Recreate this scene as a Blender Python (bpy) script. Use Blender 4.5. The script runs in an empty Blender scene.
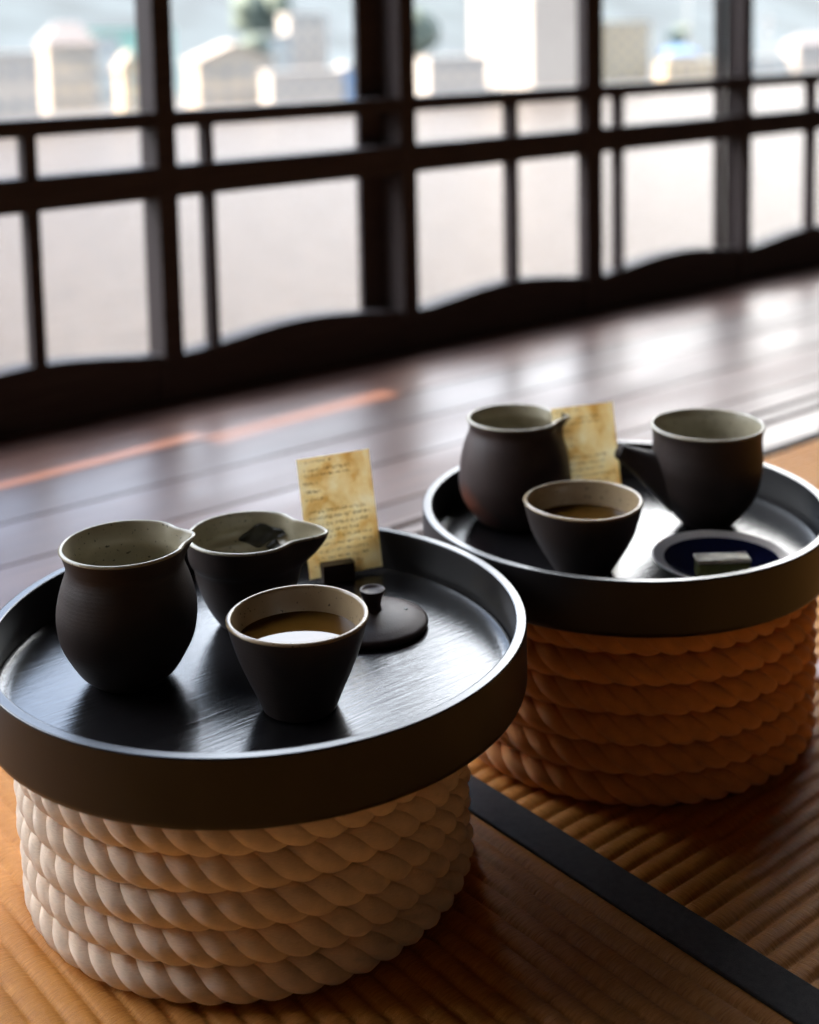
import bpy, bmesh, math, random
from mathutils import Vector, Matrix

random.seed(7)
SC = bpy.context.scene
COL = SC.collection
PI = math.pi
YW = 1.7184                      # front face of the window posts
EYE = Vector((0.0, 0.0, 0.5344))
R_DIR = Vector((0.773, -0.6341, 0)).normalized()     # camera's right, on the floor
F_DIR = Vector((0.6341, 0.773, 0)).normalized()      # away from the camera, on the floor

# ------------------------------------------------------------------ helpers
def tag(o, label=None, cat=None, group=None, kind=None):
    if label: o['label'] = label
    if cat: o['category'] = cat
    if group: o['group'] = group
    if kind: o['kind'] = kind
    return o

def empty(name, loc=(0, 0, 0), rz=0.0):
    o = bpy.data.objects.new(name, None)
    COL.objects.link(o)
    o.location = loc
    o.rotation_euler = (0, 0, rz)
    o.empty_display_size = 0.02
    return o

class MB:
    """collects vertices and faces; build() links them as one mesh object"""
    def __init__(self):
        self.v, self.f, self.mi, self.sm = [], [], [], []

    def add(self, vs, fs, mi=0, smooth=True):
        n = len(self.v)
        self.v += [tuple(a) for a in vs]
        for q in fs:
            self.f.append(tuple(i + n for i in q))
            self.mi.append(mi)
            self.sm.append(smooth)
        return self

    def box(self, x0, x1, y0, y1, z0, z1, mi=0, bevel=0.0, mat=None):
        bm = bmesh.new()
        bmesh.ops.create_cube(bm, size=1)
        for v in bm.verts:
            v.co = Vector(((x0 + x1) / 2 + v.co.x * (x1 - x0), (y0 + y1) / 2 + v.co.y * (y1 - y0), (z0 + z1) / 2 + v.co.z * (z1 - z0)))
        if bevel > 0:
            bmesh.ops.bevel(bm, geom=bm.edges[:], offset=bevel, segments=2, affect='EDGES', profile=0.5)
        bm.verts.index_update()
        vs = [v.co.copy() for v in bm.verts]
        if mat is not None: vs = [mat @ v for v in vs]
        self.add(vs, [[v.index for v in f.verts] for f in bm.faces], mi, False)
        bm.free()
        return self

    def prism(self, pts, a, b, axis='y', mi=0, smooth=False):
        """extrude a polygon of (p, q) between a and b along an axis"""
        n = len(pts)
        def mk(p, q, t):
            return {'y': (p, t, q), 'x': (t, p, q), 'z': (p, q, t)}[axis]
        vs = [mk(p, q, a) for p, q in pts] + [mk(p, q, b) for p, q in pts]
        fs = [tuple(range(n))[::-1], tuple(range(n, 2 * n))]
        fs += [(i, (i + 1) % n, n + (i + 1) % n, n + i) for i in range(n)]
        self.add(vs, fs, mi, smooth)
        return self

    def lathe(self, prof, seg=96, mi=0, fn=None, closed=False):
        """revolve (r, z); r = 0 ends in a pole; fn(r, ang, z) -> (r, ang, z)"""
        rows = []
        vs, fs = [], []
        for r, z in prof:
            if r <= 1e-7:
                rows.append([len(vs)])
                vs.append((0, 0, z))
            else:
                row = []
                for i in range(seg):
                    a = 2 * PI * i / seg
                    rr, aa, zz = fn(r, a, z) if fn else (r, a, z)
                    row.append(len(vs))
                    vs.append((rr * math.cos(aa), rr * math.sin(aa), zz))
                rows.append(row)
        pairs = list(zip(rows[:-1], rows[1:]))
        if closed: pairs.append((rows[-1], rows[0]))
        for A, B in pairs:
            if len(A) == 1 and len(B) == 1: continue
            for i in range(seg):
                j = (i + 1) % seg
                if len(A) == 1: fs.append((A[0], B[j], B[i]))
                elif len(B) == 1: fs.append((A[i], A[j], B[0]))
                else: fs.append((A[i], A[j], B[j], B[i]))
        self.add(vs, fs, mi, True)
        return self

    def tube(self, pts, rads, seg=16, mi=0, caps=True, closed=False):
        pts = [Vector(p) for p in pts]
        n = len(pts)
        vs, fs = [], []
        prev = None
        for i, p in enumerate(pts):
            if closed: t = pts[(i + 1) % n] - pts[i - 1]
            else: t = pts[min(i + 1, n - 1)] - pts[max(i - 1, 0)]
            t.normalize()
            if prev is None:
                a = Vector((0, 0, 1)) if abs(t.z) < 0.9 else Vector((1, 0, 0))
                u = (a - t * a.dot(t)).normalized()
            else:
                u = (prev - t * prev.dot(t)).normalized()
            prev = u
            w = t.cross(u)
            r = rads[i] if hasattr(rads, '__len__') else rads
            for k in range(seg):
                c = 2 * PI * k / seg
                vs.append(p + (u * math.cos(c) + w * math.sin(c)) * r)
        m = n if closed else n - 1
        for i in range(m):
            for k in range(seg):
                k2 = (k + 1) % seg
                a, b = i * seg, ((i + 1) % n) * seg
                fs.append((a + k, a + k2, b + k2, b + k))
        if caps and not closed:
            fs.append(tuple(range(seg))[::-1])
            fs.append(tuple(range((n - 1) * seg, n * seg)))
        self.add(vs, fs, mi, True)
        return self

    def build(self, name, mats, parent=None, loc=None, rot=None, fix=True):
        me = bpy.data.meshes.new(name)
        me.from_pydata(self.v, [], self.f)
        me.update()
        if not isinstance(mats, (list, tuple)): mats = [mats]
        for m in mats: me.materials.append(m)
        me.polygons.foreach_set('material_index', self.mi)
        me.polygons.foreach_set('use_smooth', self.sm)
        if fix:
            bm = bmesh.new(); bm.from_mesh(me)
            bmesh.ops.recalc_face_normals(bm, faces=bm.faces[:])
            bm.to_mesh(me); bm.free()
        o = bpy.data.objects.new(name, me)
        COL.objects.link(o)
        if parent is not None: o.parent = parent
        if loc is not None: o.location = loc
        if rot is not None: o.rotation_euler = rot
        return o

def copy_tree(o, parent=None):
    c = o.copy()
    COL.objects.link(c)
    if parent is not None: c.parent = parent
    for ch in list(o.children): copy_tree(ch, c)
    return c

def spline(pts, n=6):
    """Catmull-Rom through (r, z) points"""
    out = []
    for i in range(len(pts) - 1):
        p0 = pts[max(i - 1, 0)]; p1 = pts[i]; p2 = pts[i + 1]; p3 = pts[min(i + 2, len(pts) - 1)]
        for k in range(n):
            t = k / n
            out.append(tuple(0.5 * (2 * b + (c - a) * t + (2 * a - 5 * b + 4 * c - d) * t * t + (-a + 3 * b - 3 * c + d) * t ** 3)
                             for a, b, c, d in zip(p0, p1, p2, p3)))
    out.append(pts[-1])
    return out

# ------------------------------------------------------------------ materials
class NT:
    def __init__(self, name):
        self.m = bpy.data.materials.new(name)
        self.m.use_nodes = True
        self.t = self.m.node_tree
        self.b = self.t.nodes['Principled BSDF']
        self.out = self.t.nodes['Material Output']
    def n(self, kind, **kw):
        o = self.t.nodes.new(kind)
        for k, v in kw.items():
            if k in o.inputs: o.inputs[k].default_value = v
            else: setattr(o, k, v)
        return o
    def l(self, a, b): self.t.links.new(a, b)
    def coords(self, scale=(1, 1, 1), rot=(0, 0, 0), src='Object'):
        tc = self.n('ShaderNodeTexCoord'); mp = self.n('ShaderNodeMapping')
        mp.inputs['Scale'].default_value = scale
        mp.inputs['Rotation'].default_value = rot
        self.l(tc.outputs[src], mp.inputs['Vector'])
        return mp.outputs['Vector']
    def noise(self, vec, scale=5, detail=4, rough=0.5, dist=0.0):
        o = self.n('ShaderNodeTexNoise')
        o.inputs['Scale'].default_value = scale; o.inputs['Detail'].default_value = detail
        o.inputs['Roughness'].default_value = rough; o.inputs['Distortion'].default_value = dist
        self.l(vec, o.inputs['Vector'])
        return o.outputs['Fac']
    def ramp(self, fac, stops):
        o = self.n('ShaderNodeValToRGB')
        e = o.color_ramp.elements
        while len(e) < len(stops): e.new(0.5)
        for el, (p, c) in zip(e, stops):
            el.position = p
            el.color = (c[0], c[1], c[2], 1) if hasattr(c, '__len__') else (c, c, c, 1)
        self.l(fac, o.inputs['Fac'])
        return o.outputs['Color']
    def bump(self, h, strength=0.3, dist=0.001):
        o = self.n('ShaderNodeBump')
        o.inputs['Strength'].default_value = strength; o.inputs['Distance'].default_value = dist
        self.l(h, o.inputs['Height'])
        self.l(o.outputs['Normal'], self.b.inputs['Normal'])
    def set(self, **kw):
        for k, v in kw.items(): self.b.inputs[k.replace('_', ' ')].default_value = v

def mat_simple(name, col, rough=0.6, var=0.15, scale=20, bump=0.0, spec=0.5, src='Object', metal=0.0):
    m = NT(name)
    v = m.coords(src=src)
    f = m.noise(v, scale, 5)
    a = tuple(c * (1 - var) for c in col); b = tuple(min(1, c * (1 + var)) for c in col)
    m.l(m.ramp(f, [(0.3, a), (0.7, b)]), m.b.inputs['Base Color'])
    m.set(Roughness=rough, Metallic=metal)
    m.b.inputs['Specular IOR Level'].default_value = spec
    if bump: m.bump(m.noise(v, scale * 6, 3), bump, 0.002)
    return m.m

def mat_clay(name, col, rough=0.55, patch=None):
    m = NT(name)
    v = m.coords()
    f = m.noise(v, 35, 6, 0.6)
    a = tuple(c * 0.75 for c in col); b = tuple(c * 1.3 for c in col)
    base = m.ramp(f, [(0.3, a), (0.7, b)])
    if patch:
        (px, py, pz), rad, pc = patch                 # a kiln-flashed red patch on the shoulder of the pot
        g = m.n('ShaderNodeVectorMath', operation='DISTANCE')
        tc = m.n('ShaderNodeTexCoord'); m.l(tc.outputs['Object'], g.inputs[0])
        g.inputs[1].default_value = (px, py, pz)
        ad = m.n('ShaderNodeMath', operation='MULTIPLY_ADD'); m.l(f, ad.inputs[0]); ad.inputs[1].default_value = 0.03
        m.l(g.outputs['Value'], ad.inputs[2])
        mr = m.n('ShaderNodeMapRange'); m.l(ad.outputs[0], mr.inputs['Value'])
        mr.inputs['From Min'].default_value = rad * 0.45; mr.inputs['From Max'].default_value = rad * 1.2
        mr.inputs['To Min'].default_value = 1; mr.inputs['To Max'].default_value = 0
        mx = m.n('ShaderNodeMix', data_type='RGBA')
        m.l(mr.outputs['Result'], mx.inputs[0]); m.l(base, mx.inputs[6]); mx.inputs[7].default_value = (*pc, 1)
        base = mx.outputs[2]
    m.l(base, m.b.inputs['Base Color'])
    m.set(Roughness=rough)
    m.b.inputs['Specular IOR Level'].default_value = 0.4
    # throwing rings and grit
    vr = m.coords((1, 1, 1))
    sep = m.n('ShaderNodeSeparateXYZ'); m.l(vr, sep.inputs[0])
    sn = m.n('ShaderNodeMath', operation='SINE'); ml = m.n('ShaderNodeMath', operation='MULTIPLY')
    m.l(sep.outputs['Z'], ml.inputs[0]); ml.inputs[1].default_value = 2600
    m.l(ml.outputs[0], sn.inputs[0])
    g = m.noise(v, 900, 2)
    ad2 = m.n('ShaderNodeMath', operation='MULTIPLY_ADD'); m.l(sn.outputs[0], ad2.inputs[0]); ad2.inputs[1].default_value = 0.10; m.l(g, ad2.inputs[2])
    m.bump(ad2.outputs[0], 0.35, 0.0004)
    return m.m

def mat_glaze(name, col, speck=True, rough=0.22):
    m = NT(name)
    v = m.coords()
    f = m.noise(v, 40, 5)
    c = m.ramp(f, [(0.3, tuple(x * 0.82 for x in col)), (0.7, tuple(min(1, x * 1.12) for x in col))])
    if speck:
        s = m.noise(v, 420, 2)
        k = m.ramp(s, [(0.29, 0.25), (0.34, 1.0)])
        mx = m.n('ShaderNodeMix', data_type='RGBA', blend_type='MULTIPLY')
        mx.inputs[0].default_value = 1; m.l(c, mx.inputs[6]); m.l(k, mx.inputs[7])
        c = mx.outputs[2]
    m.l(c, m.b.inputs['Base Color'])
    m.set(Roughness=rough)
    m.bump(m.noise(v, 60, 3), 0.12, 0.001)
    return m.m

def mat_stained_wood(name, col, rough=0.3, grain_rot=0.0, gscale=1.0, bump=0.25, src='Object', spec=0.5, var=0.45):
    m = NT(name)
    v = m.coords((9 * gscale, 190 * gscale, 190 * gscale), (0, 0, grain_rot), src)
    f = m.noise(v, 2.2, 6, 0.6, 0.6)
    m.l(m.ramp(f, [(0.3, tuple(c * (1 - var) for c in col)), (0.7, tuple(c * (1 + var) for c in col))]), m.b.inputs['Base Color'])
    m.l(m.ramp(f, [(0.25, rough * 0.8), (0.8, rough * 1.3)]), m.b.inputs['Roughness'])
    m.b.inputs['Specular IOR Level'].default_value = spec
    if bump: m.bump(f, bump, 0.0012)
    return m.m

def mat_rope(name, col):
    m = NT(name)
    tc = m.n('ShaderNodeTexCoord')
    v = m.coords((1, 1, 1))
    big = m.noise(v, 60, 3)
    fib = m.noise(m.coords((90, 90, 900)), 3.0, 4, 0.6)
    c = m.ramp(big, [(0.3, tuple(x * 0.86 for x in col)), (0.72, tuple(min(1, x * 1.1) for x in col))])
    k = m.ramp(fib, [(0.2, 0.82), (0.7, 1.0)])
    mx = m.n('ShaderNodeMix', data_type='RGBA', blend_type='MULTIPLY')
    mx.inputs[0].default_value = 1; m.l(c, mx.inputs[6]); m.l(k, mx.inputs[7])
    m.l(mx.outputs[2], m.b.inputs['Base Color'])
    m.set(Roughness=0.9)
    m.b.inputs['Specular IOR Level'].default_value = 0.15
    m.b.inputs['Sheen Weight'].default_value = 0.25
    m.bump(fib, 0.5, 0.0008)
    return m.m

def mat_tatami(name, along_x):
    """rush stalks lie across the ribs; ribs themselves are geometry"""
    m = NT(name)
    sc = (70, 900, 70) if not along_x else (900, 70, 70)
    # stalks run across the ribs: fine stripes along the rib direction
    v = m.coords(sc)
    f = m.noise(v, 1.0, 4, 0.65)
    w = m.coords((1, 1, 1))
    g = m.noise(w, 9, 4)
    c1 = m.ramp(f, [(0.25, (0.38, 0.140, 0.024)), (0.5, (0.57, 0.235, 0.047)), (0.75, (0.70, 0.335, 0.083))])
    k = m.ramp(g, [(0.3, (0.86, 0.82, 0.78)), (0.7, (1, 1, 1))])
    mx = m.n('ShaderNodeMix', data_type='RGBA', blend_type='MULTIPLY')
    mx.inputs[0].default_value = 1; m.l(c1, mx.inputs[6]); m.l(k, mx.inputs[7])
    m.l(mx.outputs[2], m.b.inputs['Base Color'])
    m.set(Roughness=0.5)
    m.b.inputs['Specular IOR Level'].default_value = 0.20
    m.bump(f, 0.8, 0.0012)
    return m.m

def mat_floor(name):
    m = NT(name)
    tc = m.n('ShaderNodeTexCoord'); sep = m.n('ShaderNodeSeparateXYZ'); m.l(tc.outputs['Object'], sep.inputs[0])
    dv = m.n('ShaderNodeMath', operation='DIVIDE'); m.l(sep.outputs['Y'], dv.inputs[0]); dv.inputs[1].default_value = 0.118
    fl = m.n('ShaderNodeMath', operation='FLOOR'); m.l(dv.outputs[0], fl.inputs[0])
    wn = m.n('ShaderNodeTexWhiteNoise', noise_dimensions='1D'); m.l(fl.outputs[0], wn.inputs['W'])
    pl = m.ramp(wn.outputs['Value'], [(0.0, (0.075, 0.036, 0.027)), (0.5, (0.110, 0.054, 0.040)), (1.0, (0.155, 0.074, 0.052))])
    v = m.coords((3, 60, 60))
    f = m.noise(v, 2.5, 6, 0.6, 0.8)
    k = m.ramp(f, [(0.3, 0.65), (0.7, 1.2)])
    mx = m.n('ShaderNodeMix', data_type='RGBA', blend_type='MULTIPLY')
    mx.inputs[0].default_value = 1; m.l(pl, mx.inputs[6]); m.l(k, mx.inputs[7])
    m.l(mx.outputs[2], m.b.inputs['Base Color'])
    wear = m.noise(m.coords((1.2, 5, 1)), 2.0, 4)
    m.l(m.ramp(wear, [(0.3, 0.30), (0.7, 0.46)]), m.b.inputs['Roughness'])
    m.b.inputs['Specular IOR Level'].default_value = 0.36
    m.bump(f, 0.18, 0.001)
    return m.m

def mat_paper(name):
    m = NT(name)
    v = m.coords((1, 1, 1))
    f = m.noise(v, 55, 5, 0.6, 0.4)
    c = m.ramp(f, [(0.33, (0.76, 0.55, 0.25)), (0.5, (0.90, 0.77, 0.50)), (0.68, (0.95, 0.89, 0.70))])
    m.l(c, m.b.inputs['Base Color'])
    m.set(Roughness=0.8)
    m.b.inputs['Specular IOR Level'].default_value = 0.2
    tr = m.n('ShaderNodeBsdfTranslucent'); m.l(c, tr.inputs['Color'])
    mix = m.n('ShaderNodeMixShader'); mix.inputs[0].default_value = 0.60
    m.l(m.b.outputs[0], mix.inputs[1]); m.l(tr.outputs[0], mix.inputs[2])
    m.l(mix.outputs[0], m.out.inputs['Surface'])
    return m.m

def mat_water(name):
    m = NT(name)
    v = m.coords((1, 1, 1))
    f = m.noise(v, 1.1, 5, 0.6, 0.3)
    g = m.noise(m.coords((0.35, 0.9, 1)), 1.0, 5, 0.6)
    m.l(m.ramp(g, [(0.3, (0.052, 0.045, 0.040)), (0.7, (0.090, 0.079, 0.071))]), m.b.inputs['Base Color'])
    m.set(Roughness=0.30, IOR=1.33)
    m.b.inputs['Specular IOR Level'].default_value = 0.12
    m.bump(f, 0.9, 0.8)
    return m.m

M = {}
M['clay'] = mat_clay('unglazed_dark_clay', (0.036, 0.024, 0.021))
M['clay_red'] = mat_clay('flashed_dark_clay', (0.050, 0.031, 0.028), 0.55, ((-0.0375, 0.0095, 0.013), 0.034, (0.24, 0.075, 0.04)))
M['clay_lid'] = mat_clay('lid_clay', (0.055, 0.031, 0.027), 0.5)
M['glaze'] = mat_glaze('grey_beige_glaze', (0.36, 0.32, 0.23))
M['glaze_cup'] = mat_glaze('warm_beige_glaze', (0.32, 0.235, 0.14))
M['glaze_dish'] = mat_glaze('pale_stone_glaze', (0.46, 0.42, 0.40), False, 0.3)
M['blue'] = mat_glaze('deep_blue_glaze', (0.003, 0.0042, 0.018), False, 0.08)
M['tea'] = mat_simple('golden_tea', (0.085, 0.038, 0.006), 0.03, 0.08, 8, spec=0.2)
M['tea_pale'] = mat_simple('pale_green_tea', (0.20, 0.19, 0.11), 0.04, 0.08, 8)
M['leaf_wet'] = mat_simple('wet_tea_leaf', (0.018, 0.016, 0.010), 0.35, 0.4, 90, 0.4)
M['tray'] = mat_stained_wood('black_stained_wood', (0.012, 0.011, 0.012), 0.18, math.radians(39.4 - 9), 1.0, 0.16, spec=0.65)
M['rim'] = mat_simple('black_stained_rim', (0.011, 0.0095, 0.0098), 0.40, 0.25, 30, 0, 0.35)
M['rim_top'] = mat_simple('polished_black_rim_edge', (0.014, 0.012, 0.012), 0.25, 0.2, 30, 0, 0.6)
M['rope'] = mat_rope('cream_cotton_rope', (0.90, 0.74, 0.58))
M['rope_tan'] = mat_rope('tan_rope', (0.68, 0.31, 0.11))
M['drum'] = mat_simple('drum_board', (0.25, 0.17, 0.10), 0.8)
M['tatami_y'] = mat_tatami('tatami_rush_lengthwise', False)
M['tatami_x'] = mat_tatami('tatami_rush_crosswise', True)
M['heri'] = mat_simple('black_border_cloth', (0.020, 0.016, 0.017), 0.75, 0.45, 260, 0.6)
M['floor'] = mat_floor('polished_dark_boards')
M['lattice'] = mat_stained_wood('dark_window_timber', (0.040, 0.030, 0.029), 0.6, 0, 0.5, 0.2, spec=0.2)
M['sill'] = mat_stained_wood('worn_threshold_timber', (0.16, 0.105, 0.085), 0.34, 0, 0.6, 0.2, var=0.25)
M['plaster'] = mat_simple('warm_plaster', (0.28, 0.20, 0.13), 0.9, 0.06, 6)
M['ceiling'] = mat_simple('ceiling_boards', (0.07, 0.042, 0.026), 0.7, 0.2, 5)
M['paper'] = mat_paper('stained_paper')
M['ink'] = mat_simple('brown_ink', (0.13, 0.065, 0.025), 0.8)
M['block'] = mat_stained_wood('small_dark_block', (0.040, 0.022, 0.017), 0.5, 0, 1.0, 0.1)
M['sweet_green'] = mat_simple('green_sweet', (0.11, 0.115, 0.022), 0.55, 0.2, 120, 0.2)
M['sweet_white'] = mat_simple('pale_sugar_top', (0.62, 0.55, 0.44), 0.8, 0.2, 160, 0.4)
M['cloth'] = mat_simple('pale_pink_surface', (0.72, 0.56, 0.54), 0.8, 0.05, 60)
M['water'] = mat_water('sea_water')
M['hill'] = mat_simple('wooded_hill', (0.044, 0.062, 0.073), 0.9, 0.35, 0.06)  # distance haze put into the bluish base colour
M['ground'] = mat_simple('town_ground', (0.10, 0.10, 0.10), 0.9, 0.15, 0.2)
M['quay'] = mat_simple('quay_concrete', (0.32, 0.30, 0.27), 0.9, 0.08, 0.4)
def paint(n, c, r=0.8): return mat_simple(n, c, r, 0.06, 0.5)  # far town colours kept close in tone, haze put into them
M['w_white'] = paint('white_render', (0.33, 0.33, 0.33))
M['w_grey'] = paint('grey_render', (0.3, 0.305, 0.31))
M['w_beige'] = paint('beige_render', (0.36, 0.33, 0.29))
M['w_cream'] = paint('cream_render', (0.42, 0.37, 0.28))
M['w_blue'] = paint('pale_blue_render', (0.33, 0.39, 0.43))
M['w_teal'] = paint('teal_cladding', (0.19, 0.36, 0.35))
M['r_dark'] = paint('dark_roof', (0.2, 0.2, 0.22))
M['r_tan'] = paint('tan_roof', (0.29, 0.26, 0.23))
M['r_blue'] = paint('blue_roof', (0.14, 0.26, 0.46))
M['pane'] = mat_simple('far_window', (0.20, 0.24, 0.28), 0.25, 0.1, 1)
M['pole'] = paint('pole_concrete', (0.25, 0.27, 0.30))
M['leaf'] = mat_simple('tree_leaf', (0.10, 0.14, 0.13), 0.8, 0.3, 1.5)  # foliage paled, with distance haze in the colour
M['bark'] = paint('tree_bark', (0.10, 0.08, 0.06))

# ------------------------------------------------------------------ the setting
def struct(name, mb, m, parent=None, **kw):
    o = mb.build(name, m, parent, **kw)
    if parent is None: tag(o, kind='structure')
    return o

X0, X1 = -1.35, 4.7           # side walls of the room
YB = -2.4                     # wall behind the camera
ZC = 2.45
Y_SILL0, Y_SILL1 = 1.012, 1.128

# boards of the veranda, with open seams
mb = MB()
prof = []
y = Y_SILL1
bw = 0.118
y = math.floor(Y_SILL1 / bw) * bw
while y < 1.86:
    a, b = max(y, Y_SILL1), min(y + bw, 1.86)
    prof += [(a, -0.004), (a + 0.0022, 0.0), (b - 0.0022, 0.0), (b, -0.004)]
    y += bw
vs, fs = [], []
for py, pz in prof:
    vs += [(X0, py, pz), (X1, py, pz)]
for i in range(len(prof) - 1):
    fs.append((2 * i, 2 * i + 1, 2 * i + 3, 2 * i + 2))
mb.add(vs, fs, 0, False)
n = len(mb.v)
mb.box(X0, X1, Y_SILL1, 1.86, -0.06, -0.005)
floor = struct('floor', mb, M['floor'], fix=True)
tag(floor, 'dark polished wooden floorboards running along the latticed windows', 'floor')

# sub-floor under the mats
mb = MB().box(X0, X1, YB, Y_SILL1, -0.09, -0.056)
tag(struct('floor_base', mb, M['ceiling']), 'plain boards beneath the mats', 'floor')

# grooved threshold between mats and boards
mb = MB()
pr = [(Y_SILL0, -0.05), (Y_SILL0, -0.002), (Y_SILL0 + 0.003, 0.001), (1.076, 0.001), (1.077, -0.005), (1.088, -0.005), (1.089, 0.001),
      (1.109, 0.001), (1.110, -0.005), (1.120, -0.005), (1.121, 0.001), (Y_SILL1, 0.001), (Y_SILL1, -0.05)]
mb.prism(pr, X0, X1, 'x')
tag(struct('trim_1', mb, M['sill']), 'grooved wooden threshold between the straw mats and the floorboards', 'threshold')

# walls and ceiling
Z_HEAD = 1.72
SUN = Vector((1.0, 0.075, 0.0)).normalized()
TAN_E = 0.75
def slit(px, py):             # where a beam landing at (px, py) crosses the left wall
    return py - 0.075 * (px - X0)
s1 = slit(0.9119, 1.5508); z1t = (0.92 - X0) * TAN_E
s2 = slit(0.8883, 1.5243); z2a = (0.8883 - X0) * TAN_E; z2b = (1.24 - X0) * TAN_E
mb = MB()
T = 0.03
hw = 0.023
def wl(y0, y1, z0, z1): mb.box(X0 - T, X0, y0, y1, z0, z1)
wl(YB, s2 - hw, -0.09, ZC)
wl(s2 - hw, s2 + hw, -0.09, z2a); wl(s2 - hw, s2 + hw, z2b, ZC)
if s2 + hw < s1 - hw: wl(s2 + hw, s1 - hw, -0.09, ZC)
wl(max(s1 - hw, s2 + hw), s1 + hw, z1t, ZC)
wl(s1 + hw, 1.86, -0.09, ZC)
tag(struct('wall_left', mb, M['plaster']), 'plaster wall at the left end of the veranda', 'wall')
tag(struct('wall_right', MB().box(X1, X1 + 0.1, YB, 1.86, -0.09, ZC), M['plaster']), 'plaster wall at the right end of the veranda', 'wall')
tag(struct('wall_back', MB().box(X0, X1, YB - 0.1, YB, -0.09, ZC), M['plaster']), 'plaster wall behind the tea trays', 'wall')
tag(struct('wall_front', MB().box(X0, X1, YW, 1.86, Z_HEAD, ZC), M['plaster']), 'plaster wall above the windows', 'wall')
tag(struct('ceiling', MB().box(X0, X1, YB, 1.86, ZC, ZC + 0.08), M['ceiling']), 'dark boarded ceiling', 'ceiling')

# latticed windows: posts are trims, every bay is a window
POST_R = [0.957 + 0.4405 * k for k in range(-5, 9)]
k0 = -5
RAILS = [(0.3985, 0.4215), (0.298, 0.344)]
ti = 2
for i, xr in enumerate(POST_R):
    k = i + k0
    w = {0: 0.032, 1: 0.033, 2: 0.045, 3: 0.028}.get(k, 0.033)
    d = 0.024 if k == 2 else 0.05
    mb = MB().box(xr - w, xr, YW, YW + d, 0.0, Z_HEAD, 0, 0.002)
    tag(struct('trim_%d' % ti, mb, M['lattice']), 'dark square timber post standing between two latticed windows', 'post', 'dark posts of the window lattice')
    ti += 1

def bay(no, xl, xr, wide_left, stile, sw=0.049):
    root = tag(empty('window_%d' % no, ((xl + xr) / 2, YW + 0.02, 0)), kind='structure')
    ox, oy = (xl + xr) / 2, YW + 0.02
    def part(name, mb): 
        return mb.build(name, M['lattice'], root)
    def bx(x0, x1, y0, y1, z0, z1, bv=0.0015): return MB().box(x0 - ox, x1 - ox, y0 - oy, y1 - oy, z0, z1, 0, bv)
    part('upper_rail', bx(xl, xr, YW + 0.003, YW + 0.040, *RAILS[0]))
    part('middle_rail', bx(xl, xr, YW + 0.002, YW + 0.044, *RAILS[1]))
    part('head_rail', bx(xl, xr, YW + 0.004, YW + 0.044, Z_HEAD - 0.06, Z_HEAD))
    # bottom board with an arched top edge
    pts = [(xl - ox, 0.0), (xr - ox, 0.0)]
    N = 28
    for i in range(N + 1):
        t = 1 - i / N
        z = 0.069 + 0.020 * (0.5 - 0.5 * math.cos(2 * PI * min(1, max(0, t)))) ** 0.8
        pts.append((xl - ox + (xr - xl) * t, z))
    part('arched_apron', MB().prism(pts, YW + 0.004 - oy, YW + 0.040 - oy, 'y'))
    m0 = xl + (0.216 if wide_left else 0.051)
    mw = 0.019 if wide_left else 0.0145
    part('muntin', bx(m0, m0 + mw, YW + 0.008, YW + 0.030, 0.075, 0.30, 0.001))
    part('short_muntin', bx(m0, m0 + mw, YW + 0.008, YW + 0.030, 0.342, 0.401, 0.001))
    if stile:
        part('stile', bx(xr - 0.033 - sw, xr - 0.0325, YW + 0.046, YW + 0.057, 0.0, Z_HEAD))
    tag(root, 'dark latticed window bay with an arched bottom board', 'window', 'latticed window bays')

no = 1
for i in range(len(POST_R) - 1):
    k = i + k0
    if POST_R[i + 1] > X1: break
    even = (k % 2 != 0)       # bay right of the first post is the narrow-left kind
    bay(no, POST_R[i], POST_R[i + 1], even, not even, 0.022 if k == 2 else 0.050)
    no += 1
# solid ends of the window wall
mb = MB().box(X0, POST_R[0] - 0.033, YW, 1.8, 0, Z_HEAD)
tag(struct('wall_front_left', mb, M['plaster']), 'plaster end of the window wall on the left', 'wall')
if POST_R[-1] < X1:
    mb = MB().box(POST_R[-1], X1, YW, 1.8, 0, Z_HEAD)
    tag(struct('wall_front_right', mb, M['plaster']), 'plaster end of the window wall on the right', 'wall')

# ------------------------------------------------------------------ tatami mats
PITCH = 0.0150
def ribbed(x0, x1, y0, y1, along_x, z_top=0.0, thick=0.05):
    """ribs as geometry: scalloped strips"""
    mb = MB()
    a, b = (y0, y1) if along_x else (x0, x1)
    s, e = (x0, x1) if along_x else (y0, y1)
    nr = int(round((b - a) / PITCH)); p = (b - a) / nr
    prof = []
    for i in range(nr):
        for k in range(8):
            t = k / 8
            prof.append((a + (i + t) * p, z_top - 0.0024 + 0.0024 * (abs(math.sin(PI * t)) ** 0.6)))
    prof.append((b, z_top - 0.0024))
    N = 24
    vs, fs = [], []
    for q, z in prof:
        for j in range(N + 1):
            t = s + (e - s) * j / N
            vs.append((t, q, z) if along_x else (q, t, z))
    for i in range(len(prof) - 1):
        for j in range(N):
            A = i * (N + 1) + j
            fs.append((A, A + 1, A + N + 2, A + N + 1))
    mb.add(vs, fs, 0, True)
    mb.box(x0, x1, y0, y1, z_top - thick, z_top - 0.0026)
    return mb

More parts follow.
